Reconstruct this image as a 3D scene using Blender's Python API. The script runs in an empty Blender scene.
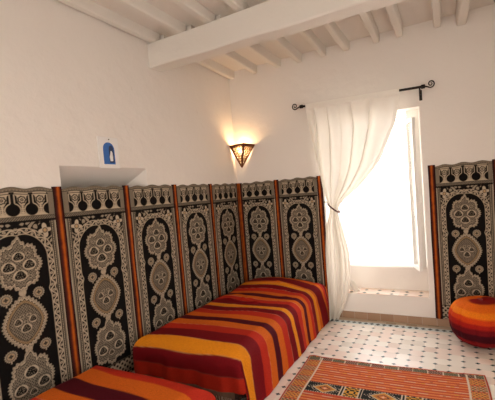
import bpy, bmesh, math, random
import numpy as np
from mathutils import Vector, Matrix
random.seed(4); rng = np.random.default_rng(4)
PI = math.pi
scn = bpy.context.scene
COL = scn.collection

# ------------------------------------------------------------ helpers
def obj(name, data, mat=None, parent=None, loc=(0, 0, 0), rot=(0, 0, 0), smooth=False):
    if isinstance(data, bmesh.types.BMesh):
        me = bpy.data.meshes.new(name); data.normal_update(); data.to_mesh(me); data.free()
    else:
        me = data
    if mat is not None:
        for m in (mat if isinstance(mat, (list, tuple)) else [mat]): me.materials.append(m)
    if smooth:
        for p in me.polygons: p.use_smooth = True
    o = bpy.data.objects.new(name, me); COL.objects.link(o)
    o.location = loc; o.rotation_euler = rot
    if parent: o.parent = parent
    return o
def empty(name, loc=(0, 0, 0), rotz=0):
    o = bpy.data.objects.new(name, None); COL.objects.link(o)
    o.location = loc; o.rotation_euler = (0, 0, rotz); o.empty_display_size = .1
    return o
def tag(o, label, cat, group=None):
    o['label'] = label; o['category'] = cat
    if group: o['group'] = group
    return o
def struct(o): o['kind'] = 'structure'; return o

def box(bm, x0, x1, y0, y1, z0, z1, mi=0, bev=0):
    vs = [bm.verts.new((x, y, z)) for x in (x0, x1) for y in (y0, y1) for z in (z0, z1)]
    q = [(0, 1, 3, 2), (4, 6, 7, 5), (0, 4, 5, 1), (2, 3, 7, 6), (0, 2, 6, 4), (1, 5, 7, 3)]
    fs = [bm.faces.new([vs[i] for i in f]) for f in q]
    for f in fs: f.material_index = mi
    if bev:
        es = list({e for f in fs for e in f.edges})
        bmesh.ops.bevel(bm, geom=es, offset=bev, segments=3, profile=.5, affect='EDGES')
def tube(bm, pts, r, n=10, caps=True):
    pts = [Vector(p) for p in pts]; rs = r if isinstance(r, (list, tuple)) else [r] * len(pts)
    rings = []; prev = None
    for i, p in enumerate(pts):
        t = (pts[min(i + 1, len(pts) - 1)] - pts[max(i - 1, 0)]).normalized()
        if prev is None:
            a = t.orthogonal().normalized()
        else:
            a = (prev - t * prev.dot(t)).normalized()
        prev = a; b = t.cross(a)
        rings.append([bm.verts.new(p + (a * math.cos(2 * PI * k / n) + b * math.sin(2 * PI * k / n)) * rs[i]) for k in range(n)])
    for i in range(len(rings) - 1):
        for k in range(n):
            bm.faces.new((rings[i][k], rings[i][(k + 1) % n], rings[i + 1][(k + 1) % n], rings[i + 1][k]))
    if caps:
        bm.faces.new(rings[0][::-1]); bm.faces.new(rings[-1])
def grid_mesh(name, P, cols=None, close=False):
    """P: (n,m,3) array of points -> mesh; cols (n,m,3) linear colour attribute 'dye'"""
    n, m, _ = P.shape
    idx = np.arange(n * m).reshape(n, m)
    q = np.stack([idx[:-1, :-1], idx[1:, :-1], idx[1:, 1:], idx[:-1, 1:]], -1).reshape(-1, 4)
    me = bpy.data.meshes.new(name)
    me.vertices.add(n * m); me.vertices.foreach_set('co', P.reshape(-1).astype(np.float32))
    me.loops.add(q.size); me.loops.foreach_set('vertex_index', q.reshape(-1).astype(np.int32))
    me.polygons.add(len(q)); me.polygons.foreach_set('loop_start', np.arange(0, q.size, 4, dtype=np.int32))
    me.polygons.foreach_set('loop_total', np.full(len(q), 4, dtype=np.int32))
    me.update(calc_edges=True)
    if cols is not None:
        a = me.color_attributes.new('dye', 'FLOAT_COLOR', 'POINT')
        c4 = np.ones((n * m, 4), np.float32); c4[:, :3] = cols.reshape(-1, 3)
        a.data.foreach_set('color', c4.reshape(-1))
    me.polygons.foreach_set('use_smooth', np.ones(len(q), dtype=bool))
    return me

# ------------------------------------------------------------ materials
class NT:
    def __init__(s, name):
        s.m = bpy.data.materials.new(name); s.m.use_nodes = True
        s.t = s.m.node_tree; s.t.nodes.clear()
        s.out = s.t.nodes.new('ShaderNodeOutputMaterial')
    def n(s, typ, ins=None, **kw):
        nd = s.t.nodes.new(typ)
        for k, v in kw.items(): setattr(nd, k, v)
        for k, v in (ins or {}).items():
            sk = nd.inputs[k]
            if isinstance(v, bpy.types.NodeSocket): s.t.links.new(v, sk)
            else: sk.default_value = v
        return nd
    def math(s, op, a, b=0.0, c=0.0, clamp=False):
        nd = s.n('ShaderNodeMath', operation=op, use_clamp=clamp)
        for i, v in enumerate((a, b, c)):
            if i >= len(nd.inputs): break
            if isinstance(v, bpy.types.NodeSocket): s.t.links.new(v, nd.inputs[i])
            else: nd.inputs[i].default_value = v
        return nd.outputs[0]
    def mix(s, f, a, b, bt='MIX'):
        nd = s.n('ShaderNodeMix', data_type='RGBA', blend_type=bt)
        for i, v in ((0, f), (6, a), (7, b)):
            if isinstance(v, bpy.types.NodeSocket): s.t.links.new(v, nd.inputs[i])
            else: nd.inputs[i].default_value = v if i == 0 else (*v, 1) if len(v) == 3 else v
        return nd.outputs[2]
    def surf(s, sh): s.t.links.new(sh, s.out.inputs['Surface']); return s.m
def C4(c): return (*c, 1)
def hexc(r, g, b):
    f = lambda v: (v / 255 / 12.92) if v / 255 <= .04045 else ((v / 255 + .055) / 1.055) ** 2.4
    return (f(r), f(g), f(b))

def simple(name, col, rough=.6, metal=0, bump=0, bscale=40, var=0, vscale=3):
    t = NT(name); tc = t.n('ShaderNodeTexCoord')
    ins = {'Roughness': rough, 'Metallic': metal, 'Base Color': C4(col)}
    if var:
        nz = t.n('ShaderNodeTexNoise', {'Vector': tc.outputs['Object'], 'Scale': vscale, 'Detail': 4.0})
        ins['Base Color'] = t.mix(nz.outputs[0], tuple(c * (1 - var) for c in col), tuple(min(1, c * (1 + var)) for c in col))
    p = t.n('ShaderNodeBsdfPrincipled', ins)
    if bump:
        nz = t.n('ShaderNodeTexNoise', {'Vector': tc.outputs['Object'], 'Scale': bscale, 'Detail': 3.0})
        b = t.n('ShaderNodeBump', {'Height': nz.outputs[0], 'Strength': bump, 'Distance': .01})
        t.t.links.new(b.outputs[0], p.inputs['Normal'])
    return t.surf(p.outputs[0])

def plaster(name, col, scuff=True):
    t = NT(name); g = t.n('ShaderNodeNewGeometry'); pos = g.outputs['Position']
    n1 = t.n('ShaderNodeTexNoise', {'Vector': pos, 'Scale': 1.3, 'Detail': 5.0})
    n2 = t.n('ShaderNodeTexNoise', {'Vector': pos, 'Scale': 9.0, 'Detail': 6.0, 'Roughness': .6})
    c = t.mix(n1.outputs[0], tuple(v * .955 for v in col), tuple(min(1, v * 1.03) for v in col))
    if scuff:
        n3 = t.n('ShaderNodeTexNoise', {'Vector': pos, 'Scale': 5.0, 'Detail': 8.0, 'Roughness': .75})
        m = t.math('MULTIPLY', t.math('SUBTRACT', n3.outputs[0], .625, clamp=True), 9.0, clamp=True)
        c = t.mix(t.math('MULTIPLY', m, .35), c, (col[0] * .72, col[1] * .68, col[2] * .62))
    h = t.math('ADD', t.math('MULTIPLY', n1.outputs[0], 3.0), n2.outputs[0])
    b = t.n('ShaderNodeBump', {'Height': h, 'Strength': .5, 'Distance': .012})
    p = t.n('ShaderNodeBsdfPrincipled', {'Base Color': c, 'Roughness': .9, 'Normal': b.outputs[0], 'Specular IOR Level': .2})
    return t.surf(p.outputs[0])

M = {}
M['wall'] = plaster('white_plaster', (.80, .75, .70))
M['ceil'] = plaster('ceiling_whitewash', (.73, .68, .625), False)
M['beam'] = plaster('beam_whitewash', (.73, .69, .635), False)
M['iron'] = simple('black_iron', (.02, .016, .013), .45, .6)
M['bronze'] = simple('rusty_brown_metal', (.16, .05, .018), .5, .5, .2, 60)
M['white'] = simple('white_paint', (.82, .80, .76), .45, 0, .1, 20)
M['wood_dark'] = simple('dark_divan_wood', (.06, .03, .02), .7)
M['cord'] = simple('brown_cord', (.09, .03, .03), .8)
M['paper'] = simple('card_paper', (.80, .78, .76), .7)
M['blue'] = simple('blue_print', (.03, .13, .42), .6, var=.3, vscale=40)
M['inkblue'] = simple('dark_blue_print', (.01, .03, .10), .6)
M['concrete'] = simple('terrace_lime', (.75, .72, .66), .9, var=.05)

def glass(name, t_=.85):
    t = NT(name)
    tr = t.n('ShaderNodeBsdfTransparent', {'Color': (1, 1, 1, 1)})
    gl = t.n('ShaderNodeBsdfGlossy', {'Roughness': .02})
    return t.surf(t.n('ShaderNodeMixShader', {0: 1 - t_, 1: tr.outputs[0], 2: gl.outputs[0]}).outputs[0])
M['glass'] = glass('clear_window_glass', .93)

def frosted():
    t = NT('frosted_lantern_glass')
    a = t.n('ShaderNodeBsdfTranslucent', {'Color': (.95, .88, .75, 1)})
    b = t.n('ShaderNodeBsdfTransparent', {'Color': (1, .95, .85, 1)})
    return t.surf(t.n('ShaderNodeMixShader', {0: .45, 1: a.outputs[0], 2: b.outputs[0]}).outputs[0])
M['frost'] = frosted()
def emis(name, col, s):
    t = NT(name); return t.surf(t.n('ShaderNodeEmission', {'Color': C4(col), 'Strength': s}).outputs[0])
M['bulb'] = emis('warm_bulb', (1, .74, .46), 80)

def curtain_mat():
    t = NT('cream_voile'); tc = t.n('ShaderNodeTexCoord')
    w = t.n('ShaderNodeTexNoise', {'Vector': tc.outputs['Object'], 'Scale': 300.0})
    c = t.mix(w.outputs[0], (.88, .84, .77), (.94, .90, .84))
    d = t.n('ShaderNodeBsdfDiffuse', {'Color': c}); tl = t.n('ShaderNodeBsdfTranslucent', {'Color': c})
    tr = t.n('ShaderNodeBsdfTransparent', {'Color': (1, 1, 1, 1)})
    m1 = t.n('ShaderNodeMixShader', {0: .10, 1: d.outputs[0], 2: tl.outputs[0]})
    return t.surf(t.n('ShaderNodeMixShader', {0: .015, 1: m1.outputs[0], 2: tr.outputs[0]}).outputs[0])
M['curtain'] = curtain_mat()

def dyed(name, rough=.85, weave=350.0, amt=.25, sheen=.0, attr='dye', bump=.3):
    t = NT(name); a = t.n('ShaderNodeAttribute', attribute_name=attr)
    tc = t.n('ShaderNodeTexCoord')
    nz = t.n('ShaderNodeTexNoise', {'Vector': tc.outputs['Object'], 'Scale': weave, 'Detail': 2.0})
    f = t.n('ShaderNodeMapRange', {'Value': nz.outputs[0], 'From Min': .3, 'From Max': .7, 'To Min': 1 - amt, 'To Max': 1 + amt * .6})
    c = t.n('ShaderNodeVectorMath', {0: a.outputs['Color'], 1: f.outputs[0]}, operation='MULTIPLY')
    b = t.n('ShaderNodeBump', {'Height': nz.outputs[0], 'Strength': bump, 'Distance': .002})
    p = t.n('ShaderNodeBsdfPrincipled', {'Base Color': c.outputs[0], 'Roughness': rough, 'Normal': b.outputs[0],
            'Specular IOR Level': .06, 'Sheen Weight': sheen})
    return t.surf(p.outputs[0])
M['brocade'] = dyed('brocade_weave')
M['rug'] = dyed('kilim_weave', .95, 220.0, .3)

def velvet():
    t = NT('orange_velvet_strip'); tc = t.n('ShaderNodeTexCoord')
    sx = t.n('ShaderNodeSeparateXYZ', {0: tc.outputs['Object']})
    ax = t.math('ABSOLUTE', sx.outputs[0])
    nz = t.n('ShaderNodeTexNoise', {'Vector': tc.outputs['Object'], 'Scale': 25.0, 'Detail': 3.0})
    v = t.math('ADD', ax, t.math('MULTIPLY', t.math('SUBTRACT', nz.outputs[0], .5), .012))
    r = t.n('ShaderNodeValToRGB', {0: t.math('DIVIDE', v, .04, clamp=True)})
    e = r.color_ramp.elements; e[0].position = 0; e[0].color = (.42, .10, .010, 1)
    e[1].position = .18; e[1].color = (.28, .055, .008, 1)
    for p, c in ((.36, (.10, .018, .008)), (.6, (.035, .010, .007)), (1, (.025, .009, .007))):
        k = r.color_ramp.elements.new(p); k.color = C4(c)
    p = t.n('ShaderNodeBsdfPrincipled', {'Base Color': r.outputs[0], 'Roughness': .8, 'Specular IOR Level': .1})
    return t.surf(p.outputs[0])
M['velvet'] = velvet()

STR = [  # stripe upper bound (m from the head end), colour key
 (.05,'or'),(.12,'dr'),(.17,'rd'),(.23,'or'),(.40,'dr'),(.445,'or'),(.51,'go'),(.60,'dr'),(.68,'rd'),(.75,'or'),(.83,'ma'),(.90,'or'),(1.0,'rd'),(1.105,'dr'),
 (1.17,'go'),(1.27,'dr'),(1.37,'rd'),(1.47,'or'),(1.56,'ma'),(1.67,'or'),(1.78,'rd'),(1.93,'dr'),(2.055,'go'),(2.185,'dr'),(2.60,'rd')]
DYE = {'dr': (.165, .006, .009), 'ma': (.075, .005, .011), 'rd': (.44, .026, .012), 'or': (.58, .115, .012), 'go': (.70, .235, .012)}
STR2 = [(.15,'rd'),(.27,'or'),(.40,'ma'),(.50,'or'),(.62,'rd'),(.74,'dr'),(.86,'go'),(.98,'dr'),(1.1,'rd'),(1.2,'or'),(1.3,'ma'),(1.4,'or'),(1.5,'rd'),(1.6,'dr'),(1.72,'go'),(1.84,'dr'),(1.95,'rd'),(2.05,'or'),(2.15,'ma'),(2.7,'rd')]
def stripes(V, table, soft=.006):
    C = np.empty(V.shape + (3,)); C[:] = DYE[table[0][1]]
    for (b, k), (b2, k2) in zip(table[:-1], table[1:]):
        w = np.clip((V - b) / soft + .5, 0, 1)[..., None]
        C = C * (1 - w) + np.array(DYE[k2]) * w
        if 'go' in (k, k2) or (k == 'or' and k2 == 'rd') or (k, k2) == ('dr', 'rd'):
            l = np.clip(1 - np.abs(V - b) / .0045, 0, 1)[..., None] * .35
            C = C * (1 - l) + np.array((.75, .42, .25)) * l
    return C
M['sabra'] = dyed('striped_sabra_silk', .7, 160.0, .22, 0, bump=.35)

# ------------------------------------------------------------ room shell
XR, YF, ZD = 3.95, -6.4, 3.285      # right wall, front wall, ceiling deck
def wall(name, O, U, V, N, ul, vl, holes, mat, thick=.55):
    """front face spans O + u*U + v*V ; N points away from the room.
       hole: (u0,u1,v0,v1, bu0,bu1,bv0,bv1, depth, through)"""
    O, U, V, N = map(Vector, (O, U, V, N)); bm = bmesh.new()
    P = lambda u, v, d: bm.verts.new(O + U * u + V * v + N * d)
    def quad(a): bm.faces.new([P(*q) for q in a])
    def cells(hs, d, flip):
        us = sorted({0, ul} | {h[0] for h in hs} | {h[1] for h in hs}); vs = sorted({0, vl} | {h[2] for h in hs} | {h[3] for h in hs})
        for i in range(len(us) - 1):
            for j in range(len(vs) - 1):
                cu, cv = (us[i] + us[i + 1]) / 2, (vs[j] + vs[j + 1]) / 2
                if any(h[0] < cu < h[1] and h[2] < cv < h[3] for h in hs): continue
                a = [(us[i], vs[j], d), (us[i + 1], vs[j], d), (us[i + 1], vs[j + 1], d), (us[i], vs[j + 1], d)]
                quad(a[::-1] if flip else a)
    cells([h[:4] for h in holes], 0, False)
    cells([h[4:8] for h in holes if h[9]], thick, True)
    for h in holes:
        u0, u1, v0, v1, b0, b1, c0, c1, dp, thr = h
        f = [(u0, v0, 0), (u1, v0, 0), (u1, v1, 0), (u0, v1, 0)]
        b = [(b0, c0, dp), (b1, c0, dp), (b1, c1, dp), (b0, c1, dp)]
        for k in range(4): quad([f[k], f[(k + 1) % 4], b[(k + 1) % 4], b[k]][::-1])
        if not thr: quad(b)
    for a in ([(0, 0), (ul, 0)], [(ul, 0), (ul, vl)], [(ul, vl), (0, vl)], [(0, vl), (0, 0)]):
        quad([(a[0][0], a[0][1], 0), (a[0][0], a[0][1], thick), (a[1][0], a[1][1], thick), (a[1][0], a[1][1], 0)])
    bmesh.ops.remove_doubles(bm, verts=bm.verts, dist=1e-5)
    bmesh.ops.recalc_face_normals(bm, faces=bm.faces)
    return struct(obj(name, bm, mat))
TH = .55
WX0, WX1, WZ0, WZ1 = 1.27, 2.42, .307, 2.42
# back wall, with the window recess (splayed reveals)
wall('wall_back', (-TH, 0, 0), (1, 0, 0), (0, 0, 1), (0, 1, 0), XR + 2 * TH, ZD,
     [(WX0 + TH, WX1 + TH, WZ0, WZ1, 1.33 + TH, 2.36 + TH, WZ0, WZ1 + .04, TH, True)], M['wall'])
# left wall with the shallow shelf niche (u runs from the front of the room to the corner)
wall('wall_left', (0, YF, 0), (0, 1, 0), (0, 0, 1), (-1, 0, 0), -YF, ZD,
     [(-YF - 2.39, -YF - 1.562, 1.45, 1.935, -YF - 2.37, -YF - 1.68, 1.45, 1.70, .34, False)], M['wall'], .5)
# right wall, out of view; its windows are added to light the left wall
ADDED_WINDOWS = [(-2.75, -1.75, .8, 2.15), (-5.1, -4.0, .8, 2.15)]
wall('wall_right', (XR, YF, 0), (0, 1, 0), (0, 0, 1), (1, 0, 0), -YF, ZD,
     [(a - YF, b - YF, c, d, a - YF, b - YF, c, d, .35, True) for a, b, c, d in ADDED_WINDOWS], M['wall'], .35)
wall('wall_front', (-.5, YF, 0), (1, 0, 0), (0, 0, 1), (0, -1, 0), XR + .85, ZD,
     [(1.4, 3.3, .0, 2.35, 1.4, 3.3, .0, 2.35, .4, True)], M['wall'], .4)  # doorway hole added behind the camera to let daylight in

# parapet below the window opening, inside the recess
bm = bmesh.new(); box(bm, WX0 + .015, 2.40, .235, .50, WZ0 - .001, .592, bev=.006)
trim = obj('trim_1', bm, M['wall']); struct(trim)

# floor: ivory octagon tiles with small dark green dots, border band near the back wall
def floor_mat():
    t = NT('zellige_floor'); g = t.n('ShaderNodeNewGeometry')
    s = t.n('ShaderNodeSeparateXYZ', {0: g.outputs['Position']}); x, y = s.outputs[0], s.outputs[1]
    def cell(v, per, ph):   # signed distance from the nearest grid line, and the cell index
        q = t.math('DIVIDE', t.math('SUBTRACT', v, ph), per)
        return t.math('MULTIPLY', t.math('SUBTRACT', t.math('FRACT', q), .5), per), t.math('FLOOR', q)
    fx, ix = cell(x, .1125, .0225 - .05625); fy, iy = cell(y, .105, -.039 - .0525)
    ax, ay = t.math('ABSOLUTE', fx), t.math('ABSOLUTE', fy)
    dia = t.math('ADD', t.math('MULTIPLY', ax, .82), t.math('MULTIPLY', ay, 1.1))
    dot = t.math('LESS_THAN', dia, .0185)
    grout1 = t.math('LESS_THAN', t.math('ABSOLUTE', t.math('SUBTRACT', dia, .0205)), .0022)
    # joints run midway between the dots' rows: through the dots along both axes
    gl = t.math('MAXIMUM', t.math('LESS_THAN', ax, .0014), t.math('LESS_THAN', ay, .0014))
    grout = t.math('MAXIMUM', grout1, gl)
    fx2, jx = cell(x, .1125, .0225); fy2, jy = cell(y, .105, -.039)
    cv = t.n('ShaderNodeCombineXYZ', {0: jx, 1: jy})
    wn = t.n('ShaderNodeTexWhiteNoise', {'Vector': cv.outputs[0]})
    big = t.n('ShaderNodeTexNoise', {'Vector': g.outputs['Position'], 'Scale': 3.0, 'Detail': 3.0})
    tile = t.mix(wn.outputs[0], (.76, .68, .59), (.82, .75, .66))
    pink = t.math('MULTIPLY', t.math('GREATER_THAN', t.n('ShaderNodeTexWhiteNoise', {'Vector': t.n('ShaderNodeVectorMath', {0: cv.outputs[0], 1: (7.3, 2.1, 0)}, operation='ADD').outputs[0]}).outputs[0], .62), .6)
    tile = t.mix(pink, tile, (.76, .55, .46))
    tile = t.mix(t.math('MULTIPLY', big.outputs[0], .35), tile, (.74, .66, .56))
    c = t.mix(t.math('MULTIPLY', grout, .12), tile, (.42, .36, .30))
    c = t.mix(dot, c, (.025, .055, .055))
    # border band
    by = t.math('ABSOLUTE', t.math('ADD', y, .135)); fbx, _ = cell(x, .07, 0)
    bd = t.math('ADD', t.math('ABSOLUTE', fbx), by)
    inb = t.math('LESS_THAN', by, .040)
    bc = t.mix(t.math('LESS_THAN', bd, .028), (.60, .68, .68), (.02, .05, .055))
    bc = t.mix(t.math('GREATER_THAN', by, .034), bc, (.46, .54, .53))
    c = t.mix(inb, c, bc)
    plain = t.math('GREATER_THAN', y, -.175)
    c2 = t.mix(t.math('GREATER_THAN', y, -.095), c, (.50, .40, .29))
    c = t.mix(plain, c, t.mix(inb, c2, bc))
    p = t.n('ShaderNodeBsdfPrincipled', {'Base Color': c, 'Roughness': t.math('ADD', t.math('MULTIPLY', wn.outputs[0], .12), .24), 'Specular IOR Level': .5})
    bmp = t.n('ShaderNodeBump', {'Height': t.math('ADD', t.math('MULTIPLY', grout, -1.0), t.math('MULTIPLY', wn.outputs[0], .3)), 'Strength': .3, 'Distance': .002})
    t.t.links.new(bmp.outputs[0], p.inputs['Normal'])
    return t.surf(p.outputs[0])
M['floor'] = floor_mat()
bm = bmesh.new(); box(bm, -.5, XR + .35, YF - .4, .55, -.15, 0)
struct(obj('floor', bm, M['floor']))

# terracotta skirting under the window and along the right part of the back wall
def terra():
    t = NT('terracotta_skirting'); g = t.n('ShaderNodeNewGeometry'); s = t.n('ShaderNodeSeparateXYZ', {0: g.outputs['Position']})
    q = t.math('DIVIDE', s.outputs[0], .155)
    wn = t.n('ShaderNodeTexWhiteNoise', {'W': t.math('FLOOR', q)}, noise_dimensions='1D')
    c = t.mix(wn.outputs[0], (.30, .17, .095), (.42, .27, .17))
    nz = t.n('ShaderNodeTexNoise', {'Vector': g.outputs['Position'], 'Scale': 30.0})
    c = t.mix(t.math('MULTIPLY', nz.outputs[0], .4), c, (.34, .21, .13))
    c = t.mix(t.math('LESS_THAN', t.math('FRACT', q), .03), c, (.45, .38, .32))
    return t.surf(t.n('ShaderNodeBsdfPrincipled', {'Base Color': c, 'Roughness': .55}).outputs[0])
M['terra'] = terra()
bm = bmesh.new(); box(bm, .0, XR, -.014, 0, 0, .082, bev=.002)
struct(obj('baseboard_back', bm, M['terra']))

# window ledge tiles (the floor of the recess)
def ledge_mat():
    t = NT('ledge_tiles'); g = t.n('ShaderNodeNewGeometry'); s = t.n('ShaderNodeSeparateXYZ', {0: g.outputs['Position']})
    fx = t.math('MULTIPLY', t.math('SUBTRACT', t.math('FRACT', t.math('DIVIDE', s.outputs[0], .16)), .5), .16)
    fy = t.math('MULTIPLY', t.math('SUBTRACT', t.math('FRACT', t.math('DIVIDE', t.math('ADD', s.outputs[1], .02), .11)), .5), .11)
    ax, ay = t.math('ABSOLUTE', fx), t.math('ABSOLUTE', fy)
    d = t.math('ADD', ax, ay)
    wn = t.n('ShaderNodeTexWhiteNoise', {'W': t.math('FLOOR', t.math('DIVIDE', s.outputs[0], .08))}, noise_dimensions='1D')
    c = t.mix(wn.outputs[0], (.76, .58, .48), (.80, .72, .63))
    c = t.mix(t.math('LESS_THAN', d, .024), c, (.05, .09, .08))
    c = t.mix(t.math('LESS_THAN', t.math('ABSOLUTE', t.math('SUBTRACT', d, .027)), .003), c, (.4, .33, .27))
    return t.surf(t.n('ShaderNodeBsdfPrincipled', {'Base Color': c, 'Roughness': .4}).outputs[0])
bm = bmesh.new(); box(bm, WX0 + .012, WX1 - .014, .004, .236, WZ0 - .002, WZ0 + .008, bev=.002)
ledge = obj('trim_2', bm, ledge_mat()); struct(ledge)

# ceiling: deck, heavy cross beam, round whitewashed rafters
ceiling = struct(empty('ceiling'))
bm = bmesh.new(); box(bm, -.5, XR + .35, YF - .4, .55, ZD, ZD + .2)
# shallow board lines are left to the plaster; the deck itself is one slab
obj('deck', bm, M['ceil'], ceiling)
bm = bmesh.new()
# beam with softly rounded lower edges, slightly skewed like the real one
prof = []
bw, zb, zt = .165, 2.945, 3.186
for a in range(0, 7): prof.append((-.5 * bw + .016 - .016 * math.sin(PI / 2 * (1 - a / 6)), zb + .016 - .016 * math.sin(PI / 2 * a / 6)))
for a in range(0, 7): prof.append((.5 * bw - .016 + .016 * math.sin(PI / 2 * a / 6), zb + .016 - .016 * math.cos(PI / 2 * a / 6)))
prof += [(.5 * bw, zt), (-.5 * bw, zt)]
NX = 60; rings = []
for i in range(NX + 1):
    x = -.02 + (XR + .04) * i / NX
    yc = -1.315 - .012 * x + .006 * math.sin(3 * x); dz = .006 * math.sin(2.1 * x + 1) + .004 * math.sin(7 * x)
    rings.append([bm.verts.new((x, yc + a, b + (dz if b < zt else 0))) for a, b in prof])
for i in range(NX):
    for k in range(len(prof)):
        bm.faces.new((rings[i][k], rings[i + 1][k], rings[i + 1][(k + 1) % len(prof)], rings[i][(k + 1) % len(prof)]))
bmesh.ops.recalc_face_normals(bm, faces=bm.faces)
obj('cross_beam', bm, M['beam'], ceiling)
def rafter(x0, y0, x1, y1, w, h, dz=0):
    bm = bmesh.new(); n = 24; rings = []; ph = random.random() * 6
    pr = [(-.56, 1.0), (-.5, .22), (-.44, .06), (-.33, 0), (.33, 0), (.44, .06), (.5, .22), (.56, 1.0)]
    for i in range(n + 1):
        t_ = i / n; x = x0 + (x1 - x0) * t_ + .006 * math.sin(4 * t_ + ph); y = y0 + (y1 - y0) * t_
        k = 1 + .06 * math.sin(5 * t_ + ph)
        rings.append([bm.verts.new((x + a * w * k, y, ZD + .01 - (1 - b) * (h + dz) * (1 + .03 * math.sin(7 * t_ + ph)))) for a, b in pr])
    for i in range(n):
        for k in range(len(pr)):
            bm.faces.new((rings[i][k], rings[i][(k + 1) % len(pr)], rings[i + 1][(k + 1) % len(pr)], rings[i + 1][k]))
    bm.faces.new(rings[0]); bm.faces.new(rings[-1][::-1]); bmesh.ops.recalc_face_normals(bm, faces=bm.faces)
    obj('rafter', bm, M['beam'], ceiling)
bx = [.065, .425, .765, 1.07, 1.385, 1.66, 2.01, 2.255, 2.635, 2.87, 3.2, 3.55, 3.86]
for i, x in enumerate(bx):
    rafter(x + (.02 if i != 9 else .07), -1.30, x, .0, .075 if i != 9 else .10, .105, .03 if i == 9 else 0)
for i, x in enumerate([.055, .40, .745, 1.09, 1.42, 1.76, 2.1, 2.45, 2.8, 3.15, 3.5, 3.85]):
    rafter(x, YF, x + .015, -1.33, .082, .10)

# ------------------------------------------------------------ window (frame, open casement leaf)
win = struct(empty('window_1', (0, .25, 0)))
bm = bmesh.new()
box(bm, 1.29, 1.335, 0, .05, .592, WZ1 + .03); box(bm, 2.245, 2.385, 0, .05, .592, WZ1 + .03)
box(bm, 1.335, 2.245, 0, .05, 2.435, WZ1 + .045); box(bm, 1.335, 2.245, 0, .05, .585, .605)
obj('window_frame', bm, M['white'], win)
def casement(parent, w, h, loc, rz):
    bm = bmesh.new(); f = .034; t_ = .036
    box(bm, 0, f, -t_ / 2, t_ / 2, 0, h); box(bm, w - f, w, -t_ / 2, t_ / 2, 0, h)
    box(bm, f, w - f, -t_ / 2, t_ / 2, 0, f * 1.3); box(bm, f, w - f, -t_ / 2, t_ / 2, h - f, h)
    o = obj('casement', bm, M['white'], parent, loc, (0, 0, rz))
    bm = bmesh.new(); box(bm, f - .005, w - f + .005, -.003, .003, f, h - f + .005); obj('pane', bm, M['glass'], o)
    bm = bmesh.new(); tube(bm, [(w - .026, t_ / 2 - .002, h * .45), (w - .026, .040, h * .45), (w - .026, .044, h * .45 + .08)], .006); obj('handle', bm, M['white'], o)
    return o
# hinged on the right jamb and swung into the room, seen nearly edge on
casement(win, .250, 1.715, (2.255, -.012, .60), math.radians(-68))
for i, (a, b, c, d) in enumerate(ADDED_WINDOWS):  # frames and panes of the added, unseen right-wall windows
    w_ = struct(empty(f'window_{i + 2}', (XR + .2, 0, 0)))
    bm = bmesh.new()
    for y0, y1, z0, z1 in ((a, a + .05, c, d), (b - .05, b, c, d), (a, b, c, c + .05), (a, b, d - .05, d), ((a + b) / 2 - .03, (a + b) / 2 + .03, c, d)):
        box(bm, 0, .05, y0, y1, z0, z1)
    obj('window_frame', bm, M['white'], w_)
    bm = bmesh.new(); box(bm, .022, .028, a + .04, b - .04, c + .04, d - .04); obj('pane', bm, M['glass'], w_)
bm = bmesh.new(); box(bm, -8, 14, -16, 12, -.30, -.16); struct(obj('floor_outside', bm, M['concrete']))

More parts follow.
